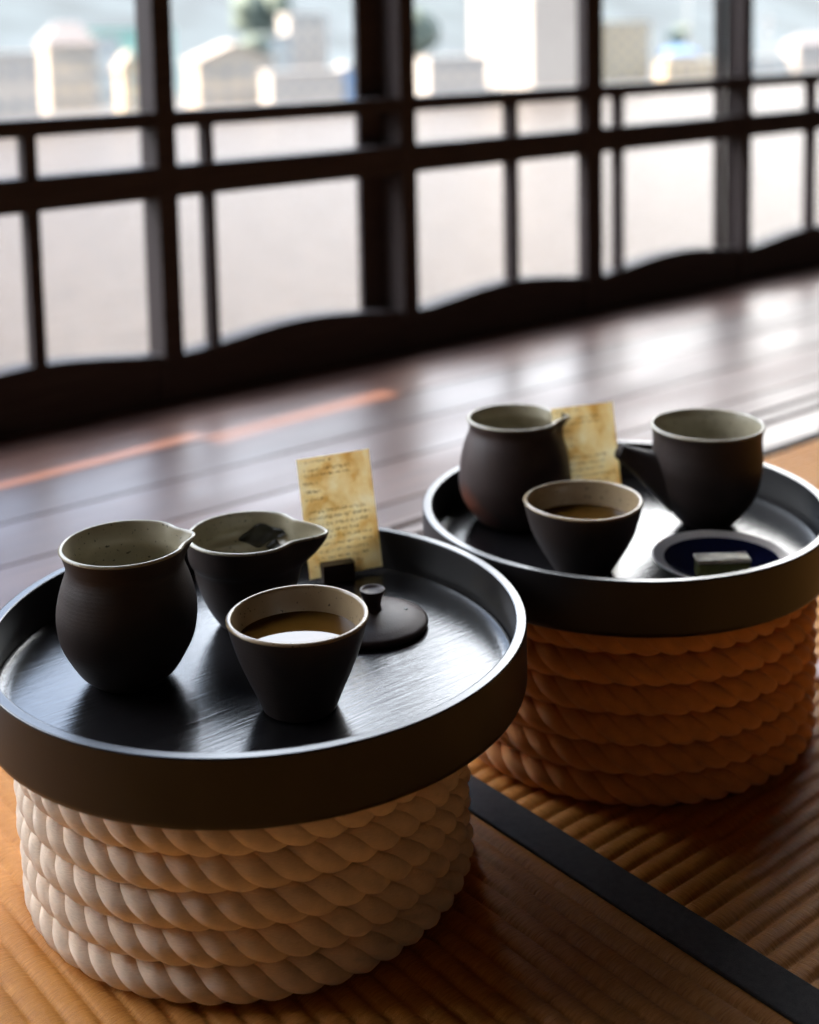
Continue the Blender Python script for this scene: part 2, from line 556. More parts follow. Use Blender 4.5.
HX0, HX1 = 0.576, 0.6065
GM = 'tatami mats of the room'
root = tag(empty('tatami_mat', (0, 0, 0)), 'straw mat under the cream rope stool, ribs running lengthwise beside a black cloth border', 'tatami mat', GM)
ribbed(-0.335, HX0 + 0.002, -0.80, 1.008, False).build('woven_rush', M['tatami_y'], root)
mb = MB()
def heri_strip(mb, x0, x1, y0, y1, along_x=False):
    prof = [(0, -0.004), (0.0010, 0.0004), (0.003, 0.0012), (0.5, 0.0014), (1 - 0.003, 0.0012), (1 - 0.001, 0.0004), (1, -0.004)]
    mb.box(x0, x1, y0, y1, -0.045, 0.0013, 0, 0.0012)
heri_strip(mb, HX0, HX1, -0.80, 1.008)
tag(mb.build('border', M['heri'], root), 'black cloth border')
mb = MB(); heri_strip(mb, -0.335 - 0.030, -0.335, -0.80, 1.008)
tag(mb.build('border', M['heri'], root), 'black cloth border')

root = tag(empty('tatami_mat', (0, 0, 0)), 'straw mat under the tan rope stool, ribs running sideways up to the black border', 'tatami mat', GM)
ribbed(HX1, HX1 + 1.82, -0.80, 1.000, True).build('woven_rush', M['tatami_x'], root)
mb = MB(); heri_strip(mb, HX1, HX1 + 1.82, 1.000, 1.008)
tag(mb.build('border', M['heri'], root), 'black cloth border')

# ------------------------------------------------------------------ rope stools
def make_rope_coil(R, zc, d, mat, parent, turns, phase, R_jit=0.0, off=(0, 0)):
    """one turn of three-strand rope round the drum"""
    mb = MB()
    rs = d * 0.312; a = d * 0.222
    N = 420
    for s in range(3):
        pts = []
        for i in range(N):
            th = 2 * PI * i / N
            ph = -turns * th + phase + s * 2 * PI / 3
            rr = R + a * math.cos(ph) + R_jit * math.sin(th * 2 + phase)
            pts.append((off[0] + rr * math.cos(th), off[1] + rr * math.sin(th), zc + a * 0.97 * math.sin(ph)))
        mb.tube(pts, rs, 12, 0, False, True)
    return mb.build('rope_coil', mat, parent)

def rope_stool(loc, height, r_out, mat, label, group, rz, lean=(0, 0), turns=16):
    root = tag(empty('rope_stool', loc, rz), label, 'stool', group)
    nco = 6
    d = height / nco
    for k in range(nco):
        make_rope_coil(r_out - d * 0.5 - (0.0008 if k % 2 else 0), d * (k + 0.5), d * 1.04, mat, root, turns, random.uniform(0, 6.28), random.uniform(-0.0006, 0.0006), (lean[0] * k / nco, lean[1] * k / nco))
    rc = r_out - d * 0.95
    prof = [(0, 0.001), (rc, 0.001), (rc, height - 0.0012), (0, height - 0.0012)]
    MB().lathe(prof, 64).build('drum', M['drum'], root)
    return root

T1 = Vector((0.4319, 0.6967, 0)); T2 = Vector((0.7573, 0.6874, 0))
B1 = Vector((0.4357, 0.7184, 0)); B2 = Vector((0.7610, 0.6895, 0))
K1, K2 = 0.9824, 1.0036             # size of the pottery on each tray against the drawn profiles
def sized(prof, k): return [(r * k, z * k) for r, z in prof]
Z1, Z2 = 0.1432, 0.1403            # top of the tray boards
GS = 'rope stools carrying the trays'
rope_stool((B1.x, B1.y, 0.0012), 0.1302, 0.1430, M['rope'], 'cream cotton rope stool coiled under the nearer black tray', GS, 0.0, (-R_DIR.x * 0.005, -R_DIR.y * 0.005))
rope_stool((B2.x, B2.y, 0.0012), 0.1294, 0.1428, M['rope_tan'], 'tan brown rope stool coiled under the farther black tray', GS, 0.9, turns=15)

# ------------------------------------------------------------------ trays
def tray(loc, R, h, depth, label, group, rz=0.0):
    root = tag(empty('round_tray', loc, rz), label, 'tray', group)
    t = 0.0068; e = 0.0008
    ri = R - t
    prof = [(ri, 0.001), (ri + 0.001, 0.0), (R - 0.003, 0.0), (R - 0.0008, 0.0014), (R, 0.004), (R, 0.005), (R, h - e - 0.0006), (R, h - e), (R - 0.3 * e, h - 0.3 * e), (R - e, h), (R - e - 0.0004, h),
            (ri + e + 0.0004, h), (ri + e, h), (ri + 0.3 * e, h - 0.3 * e), (ri, h - e), (ri, h - e - 0.0006), (ri, 0.002)]
    mb = MB().lathe(prof, 160, closed=True)
    for q, f_ in enumerate(mb.f):
        if min(mb.v[i][2] for i in f_) > h - e * 0.4: mb.mi[q] = 1      # the rubbed flat top of the rim
    mb.build('rim', [M['rim'], M['rim_top']], root)
    b = h - depth
    prof = [(0, 0.002), (ri - 0.0003, 0.002), (ri - 0.0003, b + 0.0006), (ri - 0.0012, b + 0.0012), (ri - 0.0030, b + 0.0010), (ri - 0.0042, b - 0.0001), (ri - 0.012, b), (0, b)]
    MB().lathe(prof, 160).build('tray_board', M['tray'], root)
    return root
GT = 'round black wooden trays'
H1, H2 = 0.0400, 0.0396
tray((T1.x, T1.y, Z1 + 0.0285 - H1), 0.1668, H1, 0.0285, 'black round wooden tray with raised rim on the cream rope stool', GT)
tray((T2.x, T2.y, Z2 + 0.030 - H2), 0.1547, H2, 0.030, 'black round wooden tray with raised rim on the tan rope stool', GT)

# ------------------------------------------------------------------ pottery
def pinch(ang, zlip, zneck, out, width=0.28, side=0.003, lift=0.0015):
    def fn(r, a, z):
        s = (z - zneck) / (zlip - zneck)
        s = min(1, max(0, s)); s = s * s * (3 - 2 * s)
        d = (a - ang + PI) % (2 * PI) - PI
        g = math.exp(-(d / width) ** 2)
        q = math.exp(-((abs(d) - width * 2.0) / (width * 0.75)) ** 2)
        return r + s * (out * g - side * q), a, z + s * lift * g
    return fn

def vessel(name, loc, outer, thick, mats, label, cat, group=None, fn=None, foot=0.003, base_in=0.005, lip=0.0007, extra=None):
    """outer: (r, z) from foot to rim; a clay body and a glazed lining that wraps the lip"""
    root = tag(empty(name, loc), label, cat, group)
    P = spline(outer, 7)
    rt, zt = P[-1]
    r0 = P[0][0]
    bot = [(0, foot), (r0 - 0.004, foot), (r0 - 0.0028, 0.0004), (r0 - 0.0015, 0.0)]
    inner = [(max(0.0, r - thick * 0.62), z) for r, z in P if z > base_in]
    body = bot + P + [(rt - thick * 0.30, zt + 0.0002), (rt - thick * 0.62, zt - 0.0004)] + inner[::-1][1:] + [(0, base_in)]
    MB().lathe(body, 112, 0, fn).build('body', mats[0], root)
    lin = []
    lin.append((rt + 0.00025, zt - lip)); lin.append((rt + 0.0003, zt - 0.0004))
    for k in range(1, 6):
        a = PI * k / 6
        lin.append((rt - thick / 2 + (thick / 2) * math.cos(a), zt + 0.0009 * math.sin(a)))
    zs = [(r - thick, z) for r, z in P if z > base_in + 0.003][::-1]
    lin += [(r, z) for r, z in zs if z < zt - 0.0005]
    rl, zl = lin[-1]
    lin += [(rl * 0.8, base_in + 0.0012), (rl * 0.5, base_in + 0.0008), (0, base_in + 0.0006)]
    lo = MB().lathe(lin, 112, 0, fn).build('inner_glaze', mats[1], root)
    tag(lo, 'pale glazed inside and lip')
    if extra: extra(root)
    return root

GP = 'pot-bellied pouring jars'
ZE = 0.0003
jar1 = sized([(0.0205, 0.0002), (0.0225, 0.0012), (0.0264, 0.0046), (0.0300, 0.0080), (0.0360, 0.0177), (0.0408, 0.0282), (0.0427, 0.0409), (0.0420, 0.0510), (0.0393, 0.0622), (0.0359, 0.0725), (0.0368, 0.0790), (0.0392, 0.0864)], K1)
vessel('pouring_jar', (0.3597, 0.7289, Z1 + ZE), jar1, 0.0024, (M['clay'], M['glaze']),
       'dark brown clay jar with pinched lip at the left of the nearer tray', 'jar', GP, pinch(math.radians(-22), 0.0864, 0.070, 0.0042, 0.22, 0.0014, 0.0004))
jar2 = sized([(0.0262, 0.0002), (0.0285, 0.0014), (0.0315, 0.0041), (0.0402, 0.0165), (0.0438, 0.0272), (0.0445, 0.0371), (0.0425, 0.0535), (0.0392, 0.0657), (0.0357, 0.0750), (0.0360, 0.0790), (0.0374, 0.0837)], K2)
vessel('pouring_jar', (0.7223, 0.7724, Z2 + ZE), jar2, 0.0024, (M['clay_red'], M['glaze']),
       'dark clay jar with a reddish patch on its belly, at the far tray\'s back', 'jar', GP, pinch(math.radians(-37), 0.0837, 0.066, 0.0064, 0.22, 0.0018, 0.0004))

# wide pouring bowl with collar
bowl = sized([(0.0185, 0.0002), (0.0200, 0.0012), (0.0240, 0.0070), (0.0287, 0.0155), (0.0318, 0.0235), (0.0346, 0.0330), (0.0358, 0.0395), (0.0366, 0.0425), (0.0386, 0.0455), (0.0396, 0.0490), (0.0398, 0.0545), (0.0404, 0.0625)], K1)
BOWL_AT = Vector((0.4572, 0.7476, Z1 + ZE))
bowl_spout = pinch(math.radians(-38), 0.0614, 0.036, 0.0138, 0.31, 0.0024, -0.0012)
vessel('pouring_bowl', BOWL_AT, bowl, 0.0026, (M['clay'], M['glaze']),
       'lidless dark clay pouring bowl with a pointed spout and wet leaves inside', 'bowl', None, bowl_spout)

# tea in the bowl
o = MB().lathe([(0, -0.0002), (0.0305, -0.0002), (0.0309, 0.0004), (0.0303, 0.0001), (0.0293, 0.0), (0.028, 0.0), (0, 0.0)], 72).build('tea', M['tea_pale'], None, BOWL_AT + Vector((0, 0, 0.0335)))
tag(o, 'shallow pale tea lying in the spouted bowl', 'tea')

# wet leaves clinging inside the bowl
P_bowl = spline(bowl, 7)
def inner_r(P, z, thick):
    for (r0, z0), (r1, z1) in zip(P[:-1], P[1:]):
        if z0 <= z <= z1 and z1 > z0: return r0 + (r1 - r0) * (z - z0) / (z1 - z0) - thick
    return P[-1][0] - thick
def leaf(ang, z, length, width, slope, label, curl=0.0015):
    mb = MB()
    vs, fs = [], []
    NU, NV = 22, 8
    c = []
    for side in (0, 1):
        for i in range(NU + 1):
            u = -1 + 2 * i / NU
            w = width * (1 - abs(u) ** 2.2) * (1 + 0.25 * math.sin(5 * u + ang)) * 0.5 + 0.0002
            for j in range(NV + 1):
                v = -1 + 2 * j / NV
                zz = z + slope * u * length * 0.5 + v * w
                rr = inner_r(P_bowl, zz, 0.0026) - 0.0007 - 0.0008 * side - curl * (0.5 + 0.5 * math.sin(7 * u + 3 * v + z * 900)) * (1 if side else 0.6)
                aa = ang + u * length * 0.5 / 0.036
                vs.append((rr * math.cos(aa), rr * math.sin(aa), zz))
    S = (NU + 1) * (NV + 1)
    for side in (0, 1):
        for i in range(NU):
            for j in range(NV):
                A = side * S + i * (NV + 1) + j
                fs.append((A, A + 1, A + NV + 2, A + NV + 1))
    ring = [i * (NV + 1) for i in range(NU + 1)] + [NU * (NV + 1) + j for j in range(1, NV + 1)] + [i * (NV + 1) + NV for i in range(NU - 1, -1, -1)] + [j for j in range(NV - 1, 0, -1)]
    for k in range(len(ring)):
        a, b = ring[k], ring[(k + 1) % len(ring)]
        fs.append((a, b, b + S, a + S))
    mb.add(vs, fs)
    o = mb.build('tea_leaf', M['leaf_wet'], None, BOWL_AT)
    return tag(o, label, 'tea leaf', 'wet tea leaves in the spouted bowl')
leaf(math.radians(40), 0.0470, 0.036, 0.0120, -0.16, 'largest dark wet tea leaf on the back wall inside the spouted bowl', 0.0008)
leaf(math.radians(22), 0.0395, 0.016, 0.0080, 0.10, 'small dark wet tea leaf below the largest leaf in the spouted bowl', 0.0008)

# tea cups
GC = 'small clay tea cups'
cup1 = sized([(0.0200, 0.0002), (0.0218, 0.0010), (0.0228, 0.0030), (0.0264, 0.0119), (0.0305, 0.0212), (0.0359, 0.0349), (0.0402, 0.0495), (0.0418, 0.0563)], K1)
C1 = Vector((0.4181, 0.6312, Z1 + ZE))
def wob(amp, k, p0): return lambda r, a, z: (r * (1 + amp * math.sin(k * a + p0)), a, z + 0.0004 * math.sin(2 * a + p0) * (z / 0.05))
vessel('tea_cup', C1, cup1, 0.0030, (M['clay'], M['glaze_cup']), 'dark clay tea cup holding golden tea on the nearer tray', 'cup', GC, wob(0.004, 3, 0.4))
cup2 = sized([(0.0185, 0.0002), (0.0203, 0.0010), (0.0226, 0.0042), (0.0314, 0.0188), (0.0366, 0.0290), (0.0390, 0.0365), (0.0413, 0.0450), (0.0427, 0.0524)], K2)
C2 = Vector((0.6891, 0.6652, Z2 + ZE))
vessel('tea_cup', C2, cup2, 0.0030, (M['clay'], M['glaze_cup']), 'dark clay tea cup holding golden tea on the farther tray', 'cup', GC, wob(0.004, 3, 1.9))
def tea(c, P, z, label):
    r = inner_r(spline(P, 7), z, 0.0024) - 0.0001
    o = MB().lathe([(0, -0.0004), (r - 0.0004, -0.0004), (r, 0.0005), (r - 0.0006, 0.0001), (r - 0.0016, 0.0), (r - 0.003, 0.0), (0, 0.0)], 72).build('tea', M['tea'], None, c + Vector((0, 0, z)))
    return tag(o, label, 'tea')
tea(C1, cup1, 0.0420, 'golden brown tea filling the cup on the nearer tray')
tea(C2, cup2, 0.0365, 'golden brown tea filling the cup on the farther tray')

# side-spouted pot without its lid
pot = sized([(0.0155, 0.0002), (0.0178, 0.0012), (0.0232, 0.0049), (0.0345, 0.0195), (0.0396, 0.0317), (0.0424, 0.0463), (0.0426, 0.0560), (0.0421, 0.0650), (0.0422, 0.0736), (0.0438, 0.0800)], K2)
POT = Vector((0.8280, 0.6647, Z2 + ZE))
def spout(root):
    L = (-R_DIR)
    L = Vector((L.x * math.cos(0.10) - L.y * math.sin(0.10), L.x * math.sin(0.10) + L.y * math.cos(0.10), 0))
    pts, rad = [], []
    for i in range(17):
        t = i / 16
        x = 0.0200 + (0.0705 - 0.0200) * t
        z = 0.0330 + (0.0628 - 0.0330) * (t ** 1.0)
        pts.append(L * x + Vector((0, 0, z)))
        rad.append(0.0180 * (1 - t) ** 1.15 + 0.0056 + 0.0008 * max(0, t - 0.85) / 0.15)
    mb = MB()
    mb.tube(pts, rad, 28, 0, False)
    # open mouth: lip and dark bore
    d = (pts[-1] - pts[-2]).normalized()
    bore = [pts[-1] + d * 0.0006, pts[-1], pts[-1] - d * 0.004, pts[-1] - d * 0.012]
    mb.tube([pts[-1], pts[-1] + d * 0.0007], [rad[-1], rad[-1] - 0.0009], 28, 0, False)
    mb.tube(bore, [rad[-1] - 0.0009, rad[-1] - 0.0018, rad[-1] - 0.0022, 0.0015], 28, 0, True)
    mb.build('spout', M['clay'], root, fix=False)
vessel('side_spout_pot', POT, pot, 0.0024, (M['clay'], M['glaze']), 'lidless dark clay tea pot with a tapering tube spout pointing left', 'tea pot', None, None, extra=spout)

# pot lid lying on the nearer tray
root = tag(empty('pot_lid', (0.5147, 0.6882, Z1 + ZE)), 'dark clay pot lid with a flared knob lying on the nearer tray', 'lid')
prof = [(0, 0.0006), (0.030, 0.0004), (0.0350, 0.0002), (0.0368, 0.0014), (0.0372, 0.0030), (0.0362, 0.0046), (0.034, 0.0058), (0.028, 0.0080), (0.020, 0.0099), (0.011, 0.0111), (0, 0.0116)]
MB().lathe(sized(spline(prof[1:-1], 4) + [prof[-1]], K1), 96).build('disc', M['clay_lid'], root)
prof = [(0.0072, 0.0100), (0.0060, 0.0125), (0.0056, 0.0150), (0.0064, 0.0190), (0.0080, 0.0232), (0.0085, 0.0248), (0.0082, 0.0256), (0.0072, 0.0254), (0.0050, 0.0240), (0, 0.0234)]
MB().lathe(sized(spline(prof, 4), K1), 48).build('knob', M['clay_lid'], root)
hd = R_DIR * 0.0215 + F_DIR * 0.0040
o = MB().lathe([(0, 0.0), (0.0013, 0.0), (0.0017, 0.0003), (0.0013, 0.0005), (0, 0.0001)], 20).build('steam_hole', M['leaf_wet'], root, (hd.x, hd.y, 0.0092))

# shallow dish and sweet
DISH = Vector((0.7634, 0.5992, Z2 + ZE))
root = tag(empty('sweet_dish', DISH), 'small shallow dish with deep blue glaze and pale rim on the farther tray', 'dish')
prof = [(0, 0.0012), (0.024, 0.0012), (0.026, 0.0), (0.029, 0.0), (0.031, 0.0014), (0.044, 0.0062), (0.0492, 0.0096), (0.0497, 0.0104), (0.0492, 0.0109), (0.0478, 0.0106), (0.0420, 0.0084), (0.0395, 0.0074), (0.030, 0.0044), (0, 0.0040)]
MB().lathe(prof, 96).build('body', M['glaze_dish'], root)
prof = [(0, 0.0044), (0.030, 0.0048), (0.0385, 0.0075), (0.0405, 0.0083), (0.0412, 0.0085)]
tag(MB().lathe(prof, 96).build('blue_glaze', M['blue'], root), 'glossy deep blue glaze')
SW = Vector((0.7445, 0.5838, DISH.z + 0.0051))
root = tag(empty('tea_sweet', SW, math.atan2(R_DIR.y, R_DIR.x) + 0.04), 'green block of sweet with a pale top in the blue dish', 'sweet')
def lump(x, y, z0, z1, bev, amp, seed):
    bm = bmesh.new()
    bmesh.ops.create_cube(bm, size=1)
    for v in bm.verts: v.co = Vector((v.co.x * x, v.co.y * y, (z0 + z1) / 2 + v.co.z * (z1 - z0)))
    bmesh.ops.bevel(bm, geom=bm.edges[:], offset=bev, segments=3, affect='EDGES', profile=0.5)
    bmesh.ops.subdivide_edges(bm, edges=bm.edges[:], cuts=2, use_grid_fill=True)
    rnd = random.Random(seed)
    for v in bm.verts:
        if v.co.z > z0 + bev * 0.5: v.co += Vector((rnd.uniform(-1, 1), rnd.uniform(-1, 1), rnd.uniform(-1, 1))) * amp
    bm.verts.index_update()
    mb = MB().add([v.co.copy() for v in bm.verts], [[v.index for v in f.verts] for f in bm.faces])
    bm.free()
    return mb
tag(lump(0.0370, 0.0145, 0.0, 0.0120, 0.0014, 0.00025, 3).build('green_layer', M['sweet_green'], root), 'olive green paste')
tag(lump(0.0376, 0.0150, 0.0120, 0.0146, 0.0008, 0.00045, 4).build('sugar_top', M['sweet_white'], root), 'pale crumbly top')

# ------------------------------------------------------------------ paper cards in wooden blocks
def write(mb, w, h, seed):
    rnd = random.Random(seed)
    lines = [(0.035, 0.05, 0.46, 0.7), (0.105, 0.08, 0.30, 1.2), (0.105, 0.35, 0.72, 1.3), (0.150, 0.08, 0.72, 0.8),
             (0.215, 0.06, 0.24, 1.0), (0.285, 0.06, 0.27, 1.0), (0.350, 0.06, 0.29, 1.0)]
    yv = 0.455
    while yv < 0.93:
        lines.append((yv, 0.08, rnd.uniform(0.72, 0.94), rnd.uniform(0.8, 1.1)))
        yv += 0.056
    for yy, x0, x1, sz in lines:
        x = x0
        while x < x1:
            gl = rnd.uniform(0.018, 0.034) * sz               # one written character: two or three short strokes
            gh = 0.0125 * sz
            for _ in range(rnd.choice((2, 2, 3))):
                if rnd.random() < 0.5:
                    a = x + rnd.uniform(0, 0.3) * gl; b = a + rnd.uniform(0.4, 0.9) * gl; c = yy + rnd.uniform(-1, 1) * gh; d = c + 0.0030
                else:
                    a = x + rnd.uniform(0, 0.9) * gl; b = a + 0.0058; c = yy - gh * rnd.uniform(0.3, 1); d = yy + gh * rnd.uniform(0.3, 1)
                X0_, X1_ = (a - 0.5) * w, (b - 0.5) * w
                Z0_, Z1_ = h * (1 - d), h * (1 - c)
                e = -0.00030
                n = len(mb.v)
                mb.add([(X0_, e, Z0_), (X1_, e, Z0_), (X1_, e, Z1_), (X0_, e, Z1_), (X0_, e + 0.0001, Z0_), (X1_, e + 0.0001, Z0_), (X1_, e + 0.0001, Z1_), (X0_, e + 0.0001, Z1_)],
                       [(0, 1, 2, 3), (0, 4, 5, 1), (1, 5, 6, 2), (2, 6, 7, 3), (3, 7, 4, 0), (7, 6, 5, 4)], 0, False)
            x += gl * 1.1
            if rnd.random() < 0.22: x += 0.022
def card(cx, cy, z, psi, tilt, seed, label, blabel, bshift, w=0.0545, h=0.0845, roll=0.0):
    root = tag(empty('paper_card', (cx, cy, z + 0.0030), psi), label, 'card', 'paper cards on the trays')
    root.rotation_euler = (-tilt, -roll, psi)
    MB().box(-w / 2, w / 2, -0.0002, 0.0002, 0, h).build('paper', M['paper'], root)
    mb = MB(); write(mb, w, h, seed)
    tag(mb.build('writing', M['ink'], root, fix=False), 'rows of small brown handwriting')
    b = empty('card_block', (cx, cy, z + 0.0002), psi)
    tag(b, blabel, 'card holder', 'wooden card blocks')
    mb = MB()
    s = math.tan(tilt)
    # a block with a slanted slot: cheeks joined below the slot
    bh = 0.0130
    def pr(pts): mb.prism(pts, bshift - 0.0115, bshift + 0.0115, 'x')
    pr([(-0.0070, 0.0), (0.0075, 0.0), (0.0075, 0.0023), (-0.0070, 0.0023)])
    pr([(-0.0070, 0.0023), (-0.0007, 0.0023), (-0.0007 + (bh - 0.003) * s, bh), (-0.0070, bh)])
    pr([(0.0007, 0.0023), (0.0075, 0.0023), (0.0075, bh), (0.0007 + (bh - 0.003) * s, bh)])
    mb.build('block', M['block'], b)
    return root
card(0.5495, 0.7648, Z1, math.radians(-19.2), math.radians(14), 5, 'yellowed paper card covered in handwriting, standing on the nearer tray',
     'small dark wooden block holding the card on the nearer tray', -0.0075, roll=math.radians(1.5))
card(0.7675, 0.7295, Z2, math.radians(-20.1), math.radians(13), 9, 'yellowed paper card standing behind the cup on the farther tray',
     'small dark wooden block behind the cup, holding the card on the farther tray', 0.0, h=0.0885)

# unidentified pale patch at the right edge, built as a flat strip
root = tag(empty('pale_strip', (1.015, 0.613, 0.0004), math.radians(-4)), 'pale flat strip with a dark edge lying on the mat behind the tan stool', 'cloth')
MB().box(-0.105, 0.105, -0.011, 0.016, 0.0, 0.004, 0, 0.0018).build('strip_body', M['cloth'], root)
tag(MB().box(-0.105, 0.105, -0.0145, -0.011, 0.0, 0.0032, 0, 0.001).build('edging', M['heri'], root), 'dark hem')

# ------------------------------------------------------------------ the view: sea, quay, town and hills
SEA = -14.0
mb = MB()
mb.add([(-300, 14, SEA), (700, 14, SEA), (700, 190, SEA), (-300, 190, SEA)], [(0, 1, 2, 3)], 0, False)
mb.box(-300, 700, 14, 190, SEA - 1.0, SEA - 0.05)
tag(struct('sea', mb, M['water']), 'pale rippled sea water below the windows', 'sea')
mb = MB().box(-300, 700, 190, 192, SEA - 1, -12.4)
tag(struct('sea_wall', mb, M['quay']), 'pale concrete quay along the far shore', 'sea wall')
mb = MB()
NX, NY = 60, 26
vs, fs = [], []
def hill_h(x, y):
    t = max(0.0, (y - 236) / 150.0)
    ridge = 30 + 9 * math.sin(x * 0.018 + 1.0) + 6 * math.sin(x * 0.041 + 0.3)
    return -12.5 + min(1, t) ** 1.3 * (ridge + 12)
for j in range(NY + 1):
    for i in range(NX + 1):
        x = -250 + 1050 * i / NX; yy = 192 + (430 - 192) * j / NY
        vs.append((x, yy, hill_h(x, yy) + (random.uniform(-0.9, 0.9) if yy > 240 else 0)))
for j in range(NY):
    for i in range(NX):
        A = j * (NX + 1) + i
        fs.append((A, A + 1, A + NX + 2, A + NX + 1))
mi = []
mb.add(vs, fs, 0, True)
for q, f_ in enumerate(mb.f):
    yc = sum(mb.v[k][1] for k in f_) / 4
    mb.mi[q] = 0 if yc > 244 else 1
tag(struct('hillside', mb, [M['hill'], M['ground']], fix=False), 'wooded hills behind the far shore, haze put into their bluish colour', 'hill')

def house(name, label, x0, x1, y, dep, z1, wall, roof=None, kind='flat', rows=2, cols=3, z0=-12.6):
    x0, x1 = min(x0, x1), max(x0, x1)
    if name != 'great_block': dep *= 0.4
    root = tag(empty(name, ((x0 + x1) / 2, y + dep / 2, z0)), label, 'building', 'buildings on the far shore')
    w = (x1 - x0) / 2; h = z1 - z0; d = dep / 2
    if kind == 'gable':
        eh = h * 0.74
        MB().prism([(-w, 0), (w, 0), (w, eh), (0, h - 0.3), (-w, eh)], -d, d, 'y').build('wall', wall, root)
        mb = MB()
        for s in (-1, 1):
            mb.prism([(0, h), (s * (w + 0.5), eh - 0.15), (s * (w + 0.5), eh - 0.55), (0, h - 0.4)], -d - 0.4, d + 0.4, 'y')
        mb.build('roof', roof, root)
    elif kind == 'hip':
        eh = h * 0.76
        MB().box(-w, w, -d, d, 0, eh).build('wall', wall, root)
        ov = 0.5
        mb = MB()
        vs = [(-w - ov, -d - ov, eh - 0.1), (w + ov, -d - ov, eh - 0.1), (w + ov, d + ov, eh - 0.1), (-w - ov, d + ov, eh - 0.1), (-w * 0.45, 0, h), (w * 0.45, 0, h)]
        mb.add(vs, [(0, 1, 5, 4), (1, 2, 5), (2, 3, 4, 5), (3, 0, 4), (3, 2, 1, 0)], 0, False)
        mb.build('roof', roof, root)
    else:
        MB().box(-w, w, -d, d, 0, h - 0.25).build('wall', wall, root)
        mb = MB().box(-w - 0.15, w + 0.15, -d - 0.15, d + 0.15, h - 0.4, h)
        mb.build('roof', roof or wall, root)
        eh = h
    wh = (eh if kind != 'flat' else h)
    for r in range(rows):
        for c in range(cols):
            cx = -w + (c + 0.5) * 2 * w / cols; cz = wh * (r + 0.55) / (rows + 0.15)
            ww = min(0.9, w / cols * 0.5); hh = min(0.7, wh / rows * 0.26)
            fr = MB().box(cx - ww, cx + ww, -d - 0.06, -d + 0.02, cz - hh, cz + hh).build('window', M['w_grey'], root)
            MB().box(cx - ww * 0.86, cx + ww * 0.86, -d - 0.09, -d - 0.02, cz - hh * 0.84, cz + hh * 0.84).build('pane', M['pane'], fr)
    return root

house('apartment_house', 'beige house with dark hipped roof, behind the white house at the far left', 96.1, 105.1, 215, 9, 2.3, M['w_beige'], M['r_dark'], 'hip', 3, 3)
house('low_house', 'low white house at the far left of the shore', 78.7, 87.3, 198, 8, -2.2, M['w_white'], M['w_white'], 'flat', 2, 3)
house('annex', 'small pale blue house beside the beige hipped house', 109.0, 114.5, 225, 6, -0.2, M['w_blue'], M['w_white'], 'flat', 3, 2)
house('hall', 'long teal hall on the slope behind the leftmost posts', 114.0, 134.0, 240, 9, 1.2, M['w_teal'], M['w_teal'], 'flat', 1, 6)
house('cottage', 'little cream house in front of the teal hall', 103.4, 106.4, 203, 5, -2.7, M['w_cream'], M['r_tan'], 'gable', 2, 1)
house('gabled_house', 'wide beige house with low tan gable in the second window', 118.6, 134.0, 205, 10, -1.6, M['w_beige'], M['r_tan'], 'gable', 2, 4)
house('tower_house', 'narrow pale blue tower house right of the gabled house', 140.7, 148.0, 220, 7, -0.4, M['w_blue'], M['w_white'], 'flat', 4, 2)
house('tower_block', 'tall pale block at the foot of the wooded hill', 154.3, 163.7, 230, 9, 3.5, M['w_white'], M['w_grey'], 'flat', 5, 3)
house('boat_shed', 'small shed with blue walls near the third post', 142.9, 147.0, 198, 5, -5.9, M['r_blue'], M['w_white'], 'gable', 1, 1)
house('warehouse', 'long low white warehouse on the quay in the second window', 126.5, 142.0, 194.5, 7, -6.6, M['w_white'], M['w_white'], 'flat', 1, 5)
house('low_house', 'white house left of the great white block', 163.3, 178.2, 197, 8, -5.2, M['w_white'], M['w_grey'], 'flat', 2, 4)
house('great_block', 'great windowless white block filling the middle window', 197.5, 217.0, 205, 18.6, 24.0, M['w_white'], M['w_white'], 'flat', 0, 0)
house('seaside_house', 'tall cream house right of the great white block', 225.9, 240.2, 210, 9, 0.7, M['w_cream'], M['w_cream'], 'flat', 4, 3)
house('market_hall', 'low hall with a bright blue roof right of the cream house', 240.9, 251.0, 205, 8, -4.9, M['w_grey'], M['r_blue'], 'hip', 1, 3)
house('low_house', 'low cream building on the quay in front of the blue roof', 229.0, 247.0, 196, 6, -8.0, M['w_cream'], M['w_cream'], 'flat', 1, 5)
house('gray_roofed_house', 'house with a dark grey hipped roof at the far right', 289.3, 307.8, 205, 11, -3.2, M['w_white'], M['r_dark'], 'hip', 2, 4)
house('low_house', 'low pale blue house left of the dark grey hipped roof', 268.0, 287.0, 206, 8, -8.5, M['w_blue'], M['w_grey'], 'flat', 1, 5)

def far_tree(x, y, z0, h, r, label, seed):
    rnd = random.Random(seed)
    root = tag(empty('far_tree', (x, y, z0)), label, 'tree', 'trees on the far shore')
    MB().tube([(0, 0, 0), (0.1, 0, h * 0.4), (0, 0.1, h * 0.75)], [0.4, 0.3, 0.15], 8).build('trunk', M['bark'], root)
    bm = bmesh.new()
    for _ in range(9):
        c = Vector((rnd.uniform(-0.6, 0.6) * r, rnd.uniform(-0.5, 0.5) * r, h * rnd.uniform(0.45, 0.86)))
        g = bmesh.ops.create_icosphere(bm, subdivisions=3, radius=r * rnd.uniform(0.36, 0.55), matrix=Matrix.Translation(c))
        for v in g['verts']:
            v.co += (v.co - c) * rnd.uniform(-0.18, 0.22)
    bm.verts.index_update()
    MB().add([v.co.copy() for v in bm.verts], [[v.index for v in f.verts] for f in bm.faces]).build('crown', M['leaf'], root, fix=False)
    bm.free()
far_tree(137.6, 216, -12.5, 13.4, 3.2, 'dark tree between the gabled house and the pale blue tower house', 1)
